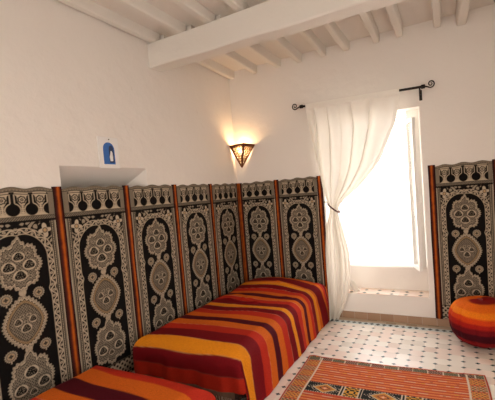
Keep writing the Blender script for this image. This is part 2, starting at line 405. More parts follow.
# ------------------------------------------------------------ wall hangings
PIT, PW, HT, TB = .607, .533, 1.777, .084
HH = HT - TB
def sm(d, w=.004): return np.clip(.5 - d / w, 0, 1)
def brocade(u, t):
    """cream-on-black brocade: u across (m, from the middle), t down from the top (m)"""
    au = np.abs(u); m = np.zeros_like(u); g = np.zeros_like(u)
    def paint(mask, val):
        nonlocal m
        m = m * (1 - mask) + val * mask
    # ---- spandrel ground with scrolls
    sc = np.sin(au * 95 + 2.2 * np.sin(t * 50)) * np.sin(t * 88 + 1.7 * np.sin(au * 62))
    paint(sm(-(sc - .15) * .02), .62)
    # ---- corner flowers
    fx, ft = au - .188, t - .318
    fr = np.hypot(fx, ft * .85); fa = np.arctan2(ft, fx)
    paint(sm(fr - .052), 0); paint(sm(fr - (.033 + .012 * np.cos(4 * fa + .5))), 1); paint(sm(np.abs(fr - .014) - .003), .1); g = np.maximum(g, sm(fr - .011))
    paint(sm(np.maximum(np.abs(fx - .010 * np.sin(ft * 80)) - .008, np.abs(ft - .06) - .03)), .95)
    # ---- arch: distance from the arch axis (vertical below the springing)
    ct = .505
    dA = np.where(t < ct, np.hypot(au, (t - ct) * (1 + .10 * (1 - au / .25).clip(0, 1) ** 6)), au)
    dA = dA + .012 * np.exp(-((t - .745) / .028) ** 2) * np.sign(t - .2)
    s_ = np.where(t < ct, np.arctan2(au, ct - t) * .2, .2 * PI / 2 + (t - ct))
    lowo = sm(dA - .229)
    paint(lowo, 0.0)
    v = (dA - .2065) / .020
    paint(sm((np.abs(v - .62 * np.sin(2 * PI * s_ / .085)) - .30) * .020) * sm(np.abs(v) * .020 - .019), .92)
    for k in (0, 1):
        q = ((s_ + k * .0425) % .085) - .02125 * 1.0
        sgn = 1 if k == 0 else -1
        rr = np.hypot(q - .0, (v + sgn * .35) * .020)
        paint(sm(rr - .0095) * sm(np.abs(v) * .020 - .018), .9); paint(sm(rr - .0035), .15)
    paint(sm(np.abs(dA - .2265) - .003), 1); paint(sm(np.abs(dA - .1865) - .003), 1)
    inner = sm(dA - .1835); paint(inner, 0)
    # ---- side borders
    sd = sm(.228 - au)
    paint(sd, .95)
    paint(sm(np.abs(au - .2335) - .0042), 0); paint(sm(np.abs(au - .248) - .0042), .0)
    paint(sm(np.abs(au - .2405) - .0035) * (np.sin(t * 2 * PI / .014) > .1), .25)
    paint(sm(np.abs(au - .257) - .002), .1)
    # ---- medallions
    def outline(sdf, gold=.35):
        edge = .004 * np.sin(2 * PI * np.arctan2(TT, UU) * 38 / (2 * PI))
        d = sdf + edge
        paint(sm(d), .72); paint(sm(np.abs(d + .0145) - .0026), 1); paint(sm(np.abs(d + .021) - .0030), .0); paint(sm(d + .0245), .42)
        paint(sm(d + .03) * (np.sin(UU * 2 * PI / .017) * np.sin(TT * 2 * PI / .021) > .25), .05)
        paint(sm(np.abs(d + .0085) - .0022) * (np.sin(np.arctan2(TT, UU) * 70) > 0), .35)
        return d
    def bud(x0, y0, r, rot=0.0):
        a, b = UU - x0, TT - y0
        rr = np.hypot(a, b); th = np.arctan2(b, a) + rot
        paint(sm(rr - r * 1.30), 1)
        paint(sm(rr - r * (1.0 + .12 * np.cos(3 * th - PI / 2))), .0)
        paint(sm(np.abs(rr - r * (.62 + .30 * np.cos(5 * th + .6))) - .0022) * sm(rr - r * .8), .6)
    # neck links
    for tc_ in (.728, 1.125):
        paint(sm(np.hypot(u * .9, (t - tc_) * .8) - .020), .85)
    # top medallion (many-lobed, pointed above)
    UU, TT = u / 1.13, t - .542; th = np.arctan2(TT * .72, UU)
    r0 = np.hypot(UU, TT * .72)
    R = .107 + .021 * np.abs(np.cos(4 * th)) ** .8 + .018 * np.exp(-((th + PI / 2) / .10) ** 2)
    outline(r0 - R)
    for b_ in ((.055, .002, .029), (-.055, .002, .029), (0, -.062, .026), (0, .068, .029)): bud(*b_)
    for b_ in ((.052, -.075, .010), (-.052, -.075, .010), (.05, .085, .010), (-.05, .085, .010)): bud(*b_)
    paint(sm(np.abs(np.abs(UU) - np.abs(TT) * .8) - .002) * sm(r0 - .05), .1)
    # middle lozenge
    UU, TT = u, t - .935
    lz = ((np.abs(UU) / .140) ** 1.5 + (np.abs(TT) / .186) ** 1.5) ** (1 / 1.5)
    outline((lz - 1) * .12)
    paint(sm(np.abs((lz - 1) * .12 + .036) - .002), .1)
    g = np.maximum(g, sm(np.abs((lz - 1) * .12 + .027) - .006) * .6)
    for b_ in ((.046, -.012, .020), (-.046, -.012, .020), (0, .042, .025), (.020, -.045, .010), (-.020, -.045, .010), (0, 0, .009)): bud(*b_)
    rr = np.hypot(UU, TT); paint(sm(np.abs(rr - .072) - .002), .25)
    # small discs
    for xc, tc_ in ((.100, .752), (.108, 1.130)):
        a, b = au - xc, t - tc_; rr = np.hypot(a, b); th = np.arctan2(b, a)
        paint(sm(rr - .037 - .0025 * np.cos(16 * th)), .70); paint(sm(np.abs(rr - .026) - .0022), .1)
        paint(sm(rr - .012 * (1 + .3 * np.cos(4 * th))), .08); g = np.maximum(g, sm(np.abs(rr - .017) - .004) * .6)
        paint(sm(np.maximum(np.abs(a) - .004, np.abs(b - .042) - .008)), .8)
    # bottom medallion (wide-footed)
    UU, TT = u / 1.1, t - 1.34; th = np.arctan2(TT * .70, UU); r0 = np.hypot(UU, TT * .70)
    R = .108 + .022 * np.abs(np.cos(4 * th)) ** .8 + .022 * np.exp(-((th + PI / 2) / .16) ** 2) + .022 * (np.exp(-((th - .55) / .3) ** 2) + np.exp(-((th - PI + .55) / .3) ** 2))
    outline(r0 - R)
    for b_ in ((.066, .045, .029), (-.066, .045, .029), (0, -.055, .032), (0, .085, .018), (.045, -.035, .010), (-.045, -.035, .010)): bud(*b_)
    paint(sm(np.abs(np.hypot(np.abs(UU) - .06, TT - .045) - .048) - .0025), .12)
    # ---- foot border
    f0 = sm(1.535 - t)
    paint(f0, .8); paint(f0 * (np.sin(u * 2 * PI / .05) * np.sin((t - 1.535) * 2 * PI / .05) > .2), .05)
    paint(sm(np.abs(t - 1.540) - .004), .0); paint(sm(np.abs(t - 1.665) - .004), 0)
    # ---- frieze of onion shapes
    paint(sm(t - .238), .42)                                     # hatched strip below
    paint(sm(np.abs(t - .222) - .013) * (np.sin((u + t) * 2 * PI / .016) > .1), .12)
    paint(sm(np.abs(t - .208) - .0025), .15)
    paint(sm(np.abs(t - .243) - .008), .0)
    fz = sm(t - .204) * sm(au - .228)
    paint(fz, 0)
    pv = np.abs((u % .118) - .059)
    hw_ = np.interp(t, [.05, .062, .075, .100, .115, .130, .165, .185, .200], [.044, .032, .029, .028, .019, .011, .010, .014, .040])
    paint(sm(pv - hw_) * fz, 1)
    pu = ((u + .059) % .118) - .059                               # onion centred on 0
    w_ = np.where(t < .172, .037 * ((t - .095) / .062).clip(0, 1) ** 1.7, 0)
    dd = np.minimum(np.where((t > .05) & (t < .165), np.abs(pu) - np.maximum(w_, .0035), .05), np.hypot(pu, t - .160) - .0365)
    paint(sm(np.abs(dd - .0095) - .0032) * fz, 1)
    paint(sm(dd) * fz, 0)
    pm = (u % .118) - .059                                        # palmette between the onions
    rr = np.hypot(pm, t - .088); th = np.arctan2(t - .088, pm)
    paint(sm(np.abs(rr - .023 - .002 * np.cos(7 * th)) - .0045) * fz, .03); paint(sm(rr - .011) * fz, .12); paint(sm(rr - .004), .8)
    paint(sm(np.maximum(np.abs(np.abs(pm) - .007) - .0025, np.abs(t - .155) - .030)) * (np.sin(t * 2 * PI / .013) > -.2) * fz, .1)
    paint(sm(np.abs(t - .047) - .0030) * sm(au - .232), .05)
    # ---- top hem
    hb = sm(t - .036); paint(hb, .50); paint(sm(np.abs(t - .028) - .003), .08); paint(sm(t - .014), .35)
    paint(sm(np.abs(t - .020) - .004) * (np.sin(u * 2 * PI / .02) > 0), .3)
    m = m * (.90 + .10 * np.sin(t * 2 * PI / .0085))
    return m, g
def hanging_panel_mesh():
    nx, nt = 150, 452
    u = np.linspace(-PW / 2, PW / 2, nx); t = np.linspace(0, HH, nt)
    T, Uu = np.meshgrid(t, u, indexing='ij')
    m, g = brocade(Uu, T)
    blk = np.array((.008, .0065, .006)); cre = np.array((.53, .43, .31)); gold = np.array((.40, .22, .07))
    col = blk + (cre - blk) * m[..., None]
    col = col * (1 - .6 * g[..., None]) + gold * .6 * g[..., None]
    # cloth relief: hung from nails, slack folds near the top
    y = -.007 - .004 * np.sin(Uu * 2 * PI / .21 + .5) * np.exp(-T / .9) - .0012 * np.sin(T * 9 + Uu * 5) - .0012 * m
    zt = .007 * np.cos(Uu * 2 * PI / .178) * np.exp(-T / .05) + .004 * np.sin(Uu * 9 + 1) * np.exp(-T / .2)
    P = np.stack([Uu, y, HH - T + zt - .011 * np.exp(-T / .1)], -1)
    # turn the edges back to the wall so that the cloth has thickness
    def pad(A, B, axis, which): return np.concatenate([B, A], axis) if which == 0 else np.concatenate([A, B], axis)
    e = P[:1].copy(); e[..., 1] = -.001; P = pad(P, e, 0, 0); col = pad(col, col[:1], 0, 0)
    e = P[-1:].copy(); e[..., 1] = -.001; P = pad(P, e, 0, 1); col = pad(col, col[-1:], 0, 1)
    e = P[:, :1].copy(); e[..., 1] = -.001; P = pad(P, e, 1, 0); col = pad(col, col[:, :1], 1, 0)
    e = P[:, -1:].copy(); e[..., 1] = -.001; P = pad(P, e, 1, 1); col = pad(col, col[:, -1:], 1, 1)
    return grid_mesh('brocade_panel', P[::-1], col[::-1])
panel_me = hanging_panel_mesh(); panel_me.materials.append(M['brocade'])
def strip_mesh():
    u = np.linspace(-.037, .037, 9); t = np.linspace(0, HH - .002, 60); T, Uu = np.meshgrid(t, u, indexing='ij')
    y = -.010 - .006 * np.cos(Uu / .037 * PI / 2) + .0015 * np.sin(T * 11) ; y[:, 0] = y[:, -1] = -.001
    P = np.stack([Uu + .002 * np.sin(T * 6), y, HH - T - .004 + 0 * Uu], -1)
    return grid_mesh('velvet_strip', P[::-1])
strip_me = strip_mesh(); strip_me.materials.append(M['velvet'])
def hanging(loc, rotz, panels, strips, label):
    h = empty('wall_hanging', loc, rotz); tag(h, label, 'wall hanging', 'brocade wall hangings')
    for x in panels:
        o = bpy.data.objects.new('brocade_panel', panel_me); COL.objects.link(o); o.parent = h; o.location = (x, 0, 0)
    for x in strips:
        o = bpy.data.objects.new('velvet_strip', strip_me); COL.objects.link(o); o.parent = h; o.location = (x, 0, 0)
        o['label'] = 'orange velvet strip with dark red edges'
    return h
# left wall: local +x runs along world +y
hanging((0, 0, TB), PI / 2, [-(k + .5) * PIT for k in range(5)], [-.024] + [-k * PIT for k in range(1, 6)],
        'long black and cream brocade hanging with arches along the left wall above the beds')
hanging((0, 0, TB), 0, [.5 * PIT, 1.5 * PIT], [.034, PIT, 2 * PIT],
        'two-arch brocade hanging on the back wall between the corner and the curtain')
hanging((2.508, 0, TB), 0, [.5 * PIT], [0, PIT],
        'single-arch brocade hanging right of the window behind the pouf')

# ------------------------------------------------------------ divan beds under striped covers
def divan(label, cover_label, y_head, length, x0, x1, zt, table, hang, pillow, far_hang=False, seed=0):
    """head towards +y. one bed: base + mattress; the cover is a thing of its own"""
    t = empty('divan_bed', ((x0 + x1) / 2, y_head - length / 2, 0)); tag(t, label, 'bed')
    W, L = x1 - x0, length
    bm = bmesh.new(); box(bm, -W / 2 + .06, W / 2 - .06, -L / 2 + .06, L / 2 - .05, .045, .22, bev=.01); obj('bed_base', bm, M['wood_dark'], t)
    bm = bmesh.new(); box(bm, -W / 2 + .05, W / 2 - .05, -L / 2 + .05, L / 2 - .045, .22, zt - .055, bev=.03); obj('mattress', bm, M['cord'], t)
    for sx in (-1, 1):
        for sy in (-1, 1):
            bm = bmesh.new(); box(bm, sx * (W / 2 - .13) - .03, sx * (W / 2 - .13) + .03, sy * (L / 2 - .14) - .03, sy * (L / 2 - .14) + .03, .0, .046); obj('leg', bm, M['wood_dark'], t)
    # ---- cover: arc-length grid (a along the bed from the head, b across from the wall)
    R = .125
    Ha = hang; Hb = zt - .012
    sa = np.concatenate([np.linspace(-(.20 if far_hang else .06), 0, 12)[:-1], np.linspace(0, L, 250), L + np.linspace(0, Ha + .06, 34)[1:]])
    sb = np.concatenate([np.linspace(-.22, 0, 18)[:-1], np.linspace(0, W, 110), W + np.linspace(0, Hb, 44)[1:]])
    A, B = np.meshgrid(sa, sb, indexing='ij')
    def fold(S, Lmax):
        """arc-length -> (plan coordinate, drop), rounded edge radius R"""
        s0 = Lmax - R                                  # start of the curve
        e = np.maximum(S - s0, 0); ang = np.minimum(e / R, PI / 2)
        plan = np.where(S <= s0, S, s0 + R * np.sin(ang)); drop = np.where(S <= s0, 0, R * (1 - np.cos(ang)) + np.maximum(e - R * PI / 2, 0))
        return plan, drop
    pa, da = fold(A, L); pb, db = fold(B, W)
    # the other two edges (wall side / head side)
    qb, eb = fold(-B + W, W); pb = np.where(B < R, W - qb, pb); eb = np.where(B < R, eb, 0)
    qa, ea = fold(-A + L, L); pa = np.where(A < R, L - qa, pa); ea = np.where(A < R, ea, 0)
    drop = np.maximum.reduce([da, db, eb, ea])
    # square corner softened: where two edges drop at once pull both in
    both = np.minimum(np.maximum(da, 0), db); pa = pa - .25 * np.minimum(both, R) ; pb = pb - .25 * np.minimum(both, R)
    ins = np.clip(1 - drop / .06, 0, 1)
    z = zt - drop
    # crown, pillow, soft wrinkles
    z += ins * (.012 * np.sin(PI * np.clip(B / W, 0, 1)))
    if pillow:
        px = np.clip((B - W * .42) / (W * .46), -1, 1); py = np.clip((A - .25) / .30, -1, 1)
        z += pillow * (np.cos(px * PI / 2) ** .8) * (np.cos(py * PI / 2) ** .9) * np.clip(1 - drop / .1, 0, 1)
    rs = np.random.default_rng(seed)
    wr = np.zeros_like(z)
    for k in range(7):
        fx, fy, ph = rs.uniform(-9, 9), rs.uniform(3, 16), rs.uniform(0, 6)
        wr += np.sin(A * fy + B * fx + ph) * rs.uniform(.3, 1)
    z += ins * wr * .0022
    if pillow:
        for k in range(9):      # creases around the pillow and along the middle
            a0, b0, ln, an = rs.uniform(.35, 1.0), rs.uniform(.15, W - .2), rs.uniform(.08, .22), rs.uniform(-.5, .5)
            u_ = (A - a0) * math.cos(an) + (B - b0) * math.sin(an); v_ = -(A - a0) * math.sin(an) + (B - b0) * math.cos(an)
            z += ins * rs.uniform(.008, .016) * np.exp(-(u_ / .016) ** 2 - (v_ / ln) ** 2)
    hangm = np.clip((drop - R * .8) / .12, 0, 1)
    outb = hangm * (db >= da) * (.010 + .007 * np.sin(A * 13 + 1.2 * np.sin(A * 5 + seed)) + .002 * np.sin(A * 41)) * np.clip(drop / .3, .3, 1)
    outa = hangm * (da > db) * (.004 + .010 * np.sin(B * 16 + 1) + .005 * np.sin(B * 37))
    outb = np.where(db > 0, outb + .035 * np.clip(db - R, 0, 1) / .35, 0)
    outa = np.where(da > 0, outa, 0)
    X = x0 + pb + outb + (.045 * np.clip(A / L, 0, 1) * np.clip(B / W, 0, 1) if pillow else 0); Y = y_head - pa - outa
    # stripes: follow arc length, with the gentle wander of a hand-laid cover
    wob = .016 * np.sin(B * 4.0 + 1.0 + A * 2) + .010 * np.sin(B * 9 + A * 6) + .014 * np.clip((B - W * .6) / W, 0, 1) * np.sin(A * 7)
    if pillow: wob = wob + .05 * np.exp(-((A - .55) / .25) ** 2) * np.sin(B / W * PI * 1.2)
    fac = np.clip(1 - (B / W), 0, 1)
    V = A + wob * np.clip((L + .1 - A) / .1, 0, 1) + (.052 if pillow else 0)
    cols = stripes(np.clip(V, 0, 9), table)
    P = np.stack([X, Y, np.maximum(z, .012)], -1)
    cv = obj('bedspread', grid_mesh('bedspread', P, cols), M['sabra'])
    sd = cv.modifiers.new('cloth thickness', 'SOLIDIFY'); sd.thickness = .005; sd.offset = -1
    tag(cv, cover_label, 'bedspread', 'striped bedspreads')
    return t, cv, (P, sa, sb)
bed1, cov1, g1 = divan('low divan bed along the left wall with its head in the corner',
      'red, orange and maroon striped bedspread on the far bed by the corner', -.035, 1.985, .135, 1.225, .455, STR, .205, .06, seed=3)
bed2, cov2, g2 = divan('low divan bed nearest the camera at bottom left of the photo',
      'red, orange and maroon striped bedspread on the near bed, cropped by the photo edge', -2.36, 1.9, .17, 1.29, .43, STR2, .25, 0, True, seed=8)
# fringe along the foot of the far bedspread
P = g1[0]; bm = bmesh.new(); foot = P[-1]
xs = [p for p in foot if .20 < p[0] < 1.17]
for k in range(0, 150):
    f = k / 149 * (len(xs) - 1); i = int(f); p = xs[i] if i + 1 >= len(xs) else xs[i] + (xs[i + 1] - xs[i]) * (f - i)
    q = random.uniform(-.006, .006)
    tube(bm, [(p[0], p[1] + .001, p[2] + .004), (p[0] + q * .5, p[1] - .002, p[2] - .04), (p[0] + q, p[1] + .004, p[2] - random.uniform(.085, .11))], [.0022, .003, .0014], 4)
M['fringe'] = simple('fringe_thread', (.17, .10, .065), .9, var=.3, vscale=60)
fr = obj('fringe', bm, M['fringe'], cov1); fr['kind'] = 'stuff'; fr['label'] = 'brown thread fringe at the foot'

# ------------------------------------------------------------ kilim rug
def rug():
    W, L = 1.50, 2.1
    nx, ny = 300, 420
    u = np.linspace(0, W, nx); t = np.linspace(0, L, ny); T, Uu = np.meshgrid(t, u, indexing='ij')
    C = np.empty(T.shape + (3,)); red = np.array((.46, .070, .035)); org = np.array((.66, .22, .075)); blk = np.array((.022, .025, .024))
    crm = np.array((.62, .50, .38)); grn = np.array((.08, .10, .055)); pnk = np.array((.60, .30, .22)); yel = np.array((.60, .30, .05))
    def put(mask, c):
        nonlocal C
        k = np.clip(mask, 0, 1)[..., None]; C = C * (1 - k) + c * k
    C[:] = red
    P_ = .50                                     # repeat of the band layout
    tt = (T - .075) % P_
    # --- fine orange stripe zone
    st = (tt / .034) % 1
    put((st < .34) * 1., red); put((st >= .34) & (st < .74), org); put(st >= .74, red * .75 + org * .2)
    row = np.floor(tt / .034)
    dash = ((Uu + row * .037) % .092)
    put(((st > .40) & (st < .68) & (row % 2 == 0) & (((Uu + row * .05) % .155) < .085 + .02 * np.sin(row * 2.3))) * 1., crm * np.array((.95, .75, .65)))
    dash2 = ((Uu + row * .061) % .21); put(((st > .40) & (st < .7) & (dash2 < .03) & (row % 3 == 1)) * 1., yel)
    put(((st > .42) & (st < .66) & (row % 5 == 3) & (((Uu + row * .02) % .19) < .02)) * 1., blk)
    # --- black diamond zone
    bz = (tt > .345) & (tt < .485)
    put(bz * 1., blk)
    v = (tt - .415) / .07
    blki = np.floor((Uu - .14) / .115); uu = ((Uu - .14) % .46) - .16
    dd = np.abs(uu) / .115 + np.abs(v)
    put(bz * (dd < .92), crm * .85); put(bz * (dd < .80), yel * .9); put(bz * (dd < .62), org * .7); put(bz * (dd < .42), blk); put(bz * (dd < .30), org); put(bz * (dd < .12), crm)
    u2 = ((Uu - .14) % .46) - .375; 
    q = (np.abs(u2) < .065) * bz
    put(q * (((np.abs(u2) // .018) + (np.abs(v) // .25)) % 2 == 0), yel); put(q * (np.abs(np.abs(u2) - .06) < .005), crm)
    put(bz * (np.abs(np.abs(u2) - .085) < .004), crm); put(bz * (np.abs(np.abs(v) - .9) < .05) * (np.sin(Uu * 2 * PI / .02) > 0), crm * .8)
    put(bz * (dd > 1.0) * (dd < 1.3) * (np.sin(Uu * 2 * PI / .024) * np.sin(tt * 2 * PI / .03) > .35) * (np.abs(u2) > .085), crm * .8)
    put((np.abs(tt - .34) < .006) * 1., red); put((np.abs(tt - .49) < .008) * 1., red * 1.1)
    # --- end band of short blocks
    eb = (T > .016) & (T < .068)
    seg = np.floor(Uu / .118)
    put(eb * 1., np.array((.14, .10, .06)))
    chk = np.sin(Uu * 2 * PI / .020) * np.sin(T * 2 * PI / .026)
    put(eb * (chk > 0) * (seg % 2 == 0), grn); put(eb * (chk > .45) * (seg % 2 == 0), crm * .5)
    put(eb * (chk > 0) * (seg % 2 == 1), blk); put(eb * (chk < -.2) * (seg % 2 == 1), pnk * .8)
    put(eb * ((Uu % .118) < .009), crm)
    put((np.abs(T - .071) < .004) * 1., org)
    # --- side borders
    e = np.minimum(Uu, W - Uu)
    sb = (e < .135) & (T > .07)
    sseg = np.floor(T / .085)
    put(sb * 1., org * .85)
    c2 = np.sin(e * 2 * PI / .036) * np.sin(T * 2 * PI / .030)
    put(sb * (c2 > .1) * (sseg % 2 == 0), grn); put(sb * (c2 < -.55) * (sseg % 2 == 0), crm * .7)
    put(sb * (c2 > .35) * (sseg % 2 == 1), yel); put(sb * (c2 < -.5) * (sseg % 2 == 1), blk * 2)
    put(sb * (np.abs(T % .085) < .008), red)
    put((np.abs(e - .140) < .0055) * 1. * (T > .02), crm); put(((e > .012) & (e < .019)) * 1., crm * .7)
    put((e < .012) * 1., red * .85); put((T < .014) * 1., red); put((T > L - .014) * 1., red)
    wv = .0025 * np.sin(Uu * 14) * np.exp(-T / .05)
    z = .007 + .0015 * np.sin(Uu * 9 + T * 3) + .001 * np.sin(T * 13) + .010 * np.exp(-((Uu - .05) / .05) ** 2 - (T / .03) ** 2)
    X = Uu - W / 2 + .004 * np.sin(T * 8); Y = L / 2 - T + .006 * np.sin(Uu * 5 + .6) + wv
    me = grid_mesh('kilim_rug', np.stack([X, Y, z], -1), C)
    o = obj('kilim_rug', me, M['rug'], None, (2.19, -2.075, .0), (0, 0, math.radians(3.4)))
    s = o.modifiers.new('thickness', 'SOLIDIFY'); s.thickness = .0045; s.offset = -1
    tag(o, 'orange and red woven kilim rug with black diamond band on the tiled floor', 'rug')
rug()

# ------------------------------------------------------------ pouf
def pouf():
    h, r = .425, .285
    prof = []
    for k in range(61):
        a = -PI / 2 + PI * k / 60
        ca, sa_ = math.cos(a), math.sin(a)
        rr = r * (abs(ca) ** .62); zz = h / 2 + h / 2 * (abs(sa_) ** .80) * (1 if sa_ > 0 else -1)
        prof.append((rr, zz))
    n = 144; th = np.linspace(0, 2 * PI, n + 1)
    pr = np.array(prof); TT, KK = np.meshgrid(th, np.arange(61), indexing='ij')
    Rr, Zz = pr[KK, 0], pr[KK, 1]
    seam = np.abs(np.sin(TT * 6)) ** .35
    Rr2 = Rr * (1 - .045 * (1 - seam)) + .003 * np.sin(TT * 3 + Zz * 20)
    Zz2 = Zz + .006 * np.sin(TT * 2 + 1) * (Zz / h)
    P = np.stack([Rr2 * np.cos(TT), Rr2 * np.sin(TT), Zz2], -1)
    hh = (Zz2 + .012 * np.sin(TT + 2.6)) / h
    bands = [(0, (.17, .006, .008)), (.15, (.21, .008, .009)), (.25, (.055, .004, .008)), (.41, (.15, .006, .009)), (.53, (.34, .014, .008)), (.65, (.58, .05, .008)), (.76, (.76, .19, .010)), (.88, (.70, .13, .010)), (.994, (.22, .010, .010))]
    C = np.empty(P.shape); C[:] = bands[0][1]
    for b, c in bands[1:]:
        w = np.clip((hh - b) / .012 + .5, 0, 1)[..., None]; C = C * (1 - w) + np.array(c) * w
    root = empty('pouf', (2.895, -.315, 0), .3); tag(root, 'round pouf in red, orange and maroon bands on the floor by the right hanging', 'pouf')
    obj('cushion', grid_mesh('cushion', P, C), M['sabra'], root)
    bm = bmesh.new(); tube(bm, [(0, 0, h - .006), (0, 0, h + .004), (0, 0, h + .008)], [.03, .026, .008], 20); obj('button', bm, simple('dark_red_leather', (.20, .012, .012), .5), root)
pouf()

# ------------------------------------------------------------ curtain rod, curtain, tieback
ZRL, ZRS = 2.625, -.022
rod = empty('curtain_rod', (1.0, 0, 2.60)); tag(rod, 'black iron curtain rod with scrolled ends above the window', 'curtain rod')
RY, RZ0, RZ1 = -.10, 2.648, 2.630
zr = lambda x: ZRL + (x - 1.1) * ZRS
L3 = lambda x, y, z: (x - 1.0, y, z - 2.60)
bm = bmesh.new(); tube(bm, [L3(1.09, RY, zr(1.09)), L3(2.47, RY, zr(2.47))], .0125, 14); obj('rod', bm, M['iron'], rod)
def collar(x):
    bm = bmesh.new(); tube(bm, [L3(x - .022, RY, zr(x)), L3(x - .016, RY, zr(x)), L3(x + .016, RY, zr(x)), L3(x + .022, RY, zr(x))], [.015, .021, .021, .015], 14); obj('collar', bm, M['iron'], rod)
collar(1.085); collar(2.475)
def scroll(x, sgn):
    pts = []; r0 = .040; cx_ = x + sgn * .062
    # tail from the rod, then a spiral that closes on itself
    pts.append((x, RY, zr(x)))
    for k in range(46):
        a = -PI * .75 + k / 45 * 2 * PI * 1.65; r = r0 * (1 - k / 52)
        pts.append((cx_ + sgn * r * math.cos(a), RY, zr(x) + .016 + r * math.sin(a)))
    bm = bmesh.new(); tube(bm, [L3(*p) for p in pts], [.008] + [.0075 - .003 * k / 46 for k in range(46)], 8)
    obj('finial', bm, M['iron'], rod, smooth=True)
scroll(1.06, -1); scroll(2.49, 1)
for x in (1.14, 2.44):
    bm = bmesh.new()
    tube(bm, [L3(x, 0.0, zr(x) - .06), L3(x, -.03, zr(x) - .055), L3(x, -.075, zr(x) - .03), L3(x, RY, zr(x) - .014)], .008, 8)
    box(bm, x - 1.0 - .015, x - 1.0 + .015, -.006, 0, zr(x) - 2.60 - .12, zr(x) - 2.60 - .01)
    obj('bracket', bm, M['iron'], rod)

def curtain():
    zk = np.array([2.69, 2.66, 2.63, 2.55, 2.27, 1.875, 1.63, 1.50, 1.42, 1.36, 1.30, 1.165, .86, .62, .485, .25, .10, .015])
    xl = np.array([1.145, 1.145, 1.145, 1.15, 1.185, 1.235, 1.29, 1.33, 1.372, 1.385, 1.375, 1.325, 1.30, 1.29, 1.29, 1.29, 1.29, 1.29])
    xr = np.array([2.235, 2.235, 2.235, 2.225, 2.185, 2.00, 1.775, 1.61, 1.500, 1.478, 1.475, 1.515, 1.585, 1.585, 1.57, 1.50, 1.43, 1.37])
    amp = np.array([.010, .008, .016, .034, .052, .058, .050, .034, .026, .022, .024, .036, .048, .05, .05, .05, .055, .06])
    z = np.concatenate([np.linspace(2.69, 2.55, 14)[:-1], np.linspace(2.55, .015, 170)])
    f = lambda a: np.interp(-z, -zk, a)
    def smo(a):
        k = np.ones(9) / 9; return np.convolve(np.pad(a, 4, 'edge'), k, 'valid')
    XL, XRr, AM = smo(f(xl)), smo(f(xr)), smo(f(amp))
    s = np.linspace(0, 1, 260)
    S, Z = np.meshgrid(s, z); XLg = XL[:, None]; XRg = XRr[:, None]; AMg = AM[:, None]
    ph = 2 * PI * (7 * S + .8 * np.sin(3 * S + 1) + .25 * np.sin(Z * 1.5 + 6 * S))
    fo = np.sin(ph) * (.55 + .45 * np.sin(S * 11 + 1)) + .28 * np.sin(ph * 1.7 + Z * .8)
    # the tail of a fold is bunched forward below the tie
    X = XLg + (XRg - XLg) * (S + .036 * np.cos(ph) * np.clip(S * 12, 0, 1) * np.clip((1 - S) * 12, 0, 1) * np.interp(Z, [0, 2.35, 2.6], [1, 1, .35]))
    sag = .0 - .05 * np.exp(-((Z - 1.0) / .5) ** 2)
    Y = -.105 + sag * .6 - AMg * fo * np.interp(Z, [0, 1.2, 1.4, 1.7, 2.5, 2.6, 2.7], [1, 1, 1, 1, .9, .5, .4]) - np.interp(Z, [0, 1.36, 2.0, 2.6], [.03, .03, .02, 0.0])
    Y = np.minimum(Y, -.02)
    # the header pocket closes around the rod
    hd = (Z > 2.615); Y = np.where(hd, -.1 - .018 + .3 * (Y + .1), Y)
    P = np.stack([X, Y, Z + (ZRL + .016 - 2.69 + ZRS * (X - 1.1)) * np.clip((Z - 2.2) / .49, 0, 1)], -1)
    me = grid_mesh('curtain', P)
    c = obj('curtain', me, M['curtain'])
    # back of the pocket
    tag(c, 'cream sheer curtain gathered to the left by a brown tie', 'curtain')
    n = 40; xs_ = np.linspace(1.145, 2.235, n); A_ = np.linspace(0, PI, 9)
    # header pocket: cloth wrapped over the rod
    XX, AA = np.meshgrid(xs_, A_, indexing='ij')
    rad = .0165 + .001 * np.sin(XX * 70)
    Pk = np.stack([XX, RY - rad * np.cos(AA), zr(XX) + rad * np.sin(AA) * .9], -1)
    Pb = Pk[:, -1:].copy(); Pb[..., 2] -= .045
    hp = obj('header_pocket', grid_mesh('header_pocket', np.concatenate([Pk, Pb], 1)), M['curtain'], c)
curtain()
# tail of the curtain lying on the ledge
def tail():
    n, m = 40, 50; t = np.linspace(0, 1, n); s = np.linspace(0, 1, m); T, S = np.meshgrid(t, s, indexing='ij')
    X = 1.47 + .09 * S + .06 * T * (.4 + .6 * S); 
    Y = -.02 + .10 * T + .03 * np.sin(S * 9)
    Z = .318 + .22 * (1 - T) ** 1.4 * (1 - .35 * S) + .014 * np.sin(S * 14 + T * 3) * (1 - T * .5) + .002
    o = obj('curtain_tail', grid_mesh('curtain_tail', np.stack([X, Y, Z], -1)), M['curtain'], bpy.data.objects['curtain'])
    s_ = o.modifiers.new('t', 'SOLIDIFY'); s_.thickness = .0015
tail()
bm = bmesh.new(); pts = []
for k in range(33):
    a = 2 * PI * k / 32
    pts.append((1.424 + .066 * math.cos(a), -.145 + .062 * math.sin(a), 1.372 - .055 * math.cos(a)))
tube(bm, pts, .009, 8, caps=False)
tube(bm, [(1.362, -.125, 1.425), (1.33, -.06, 1.44), (1.262, -.006, 1.445)], .006, 8)
tag(obj('curtain_tie', bm, M['cord'], smooth=True), 'dark brown cord tied around the gathered curtain', 'curtain tie')

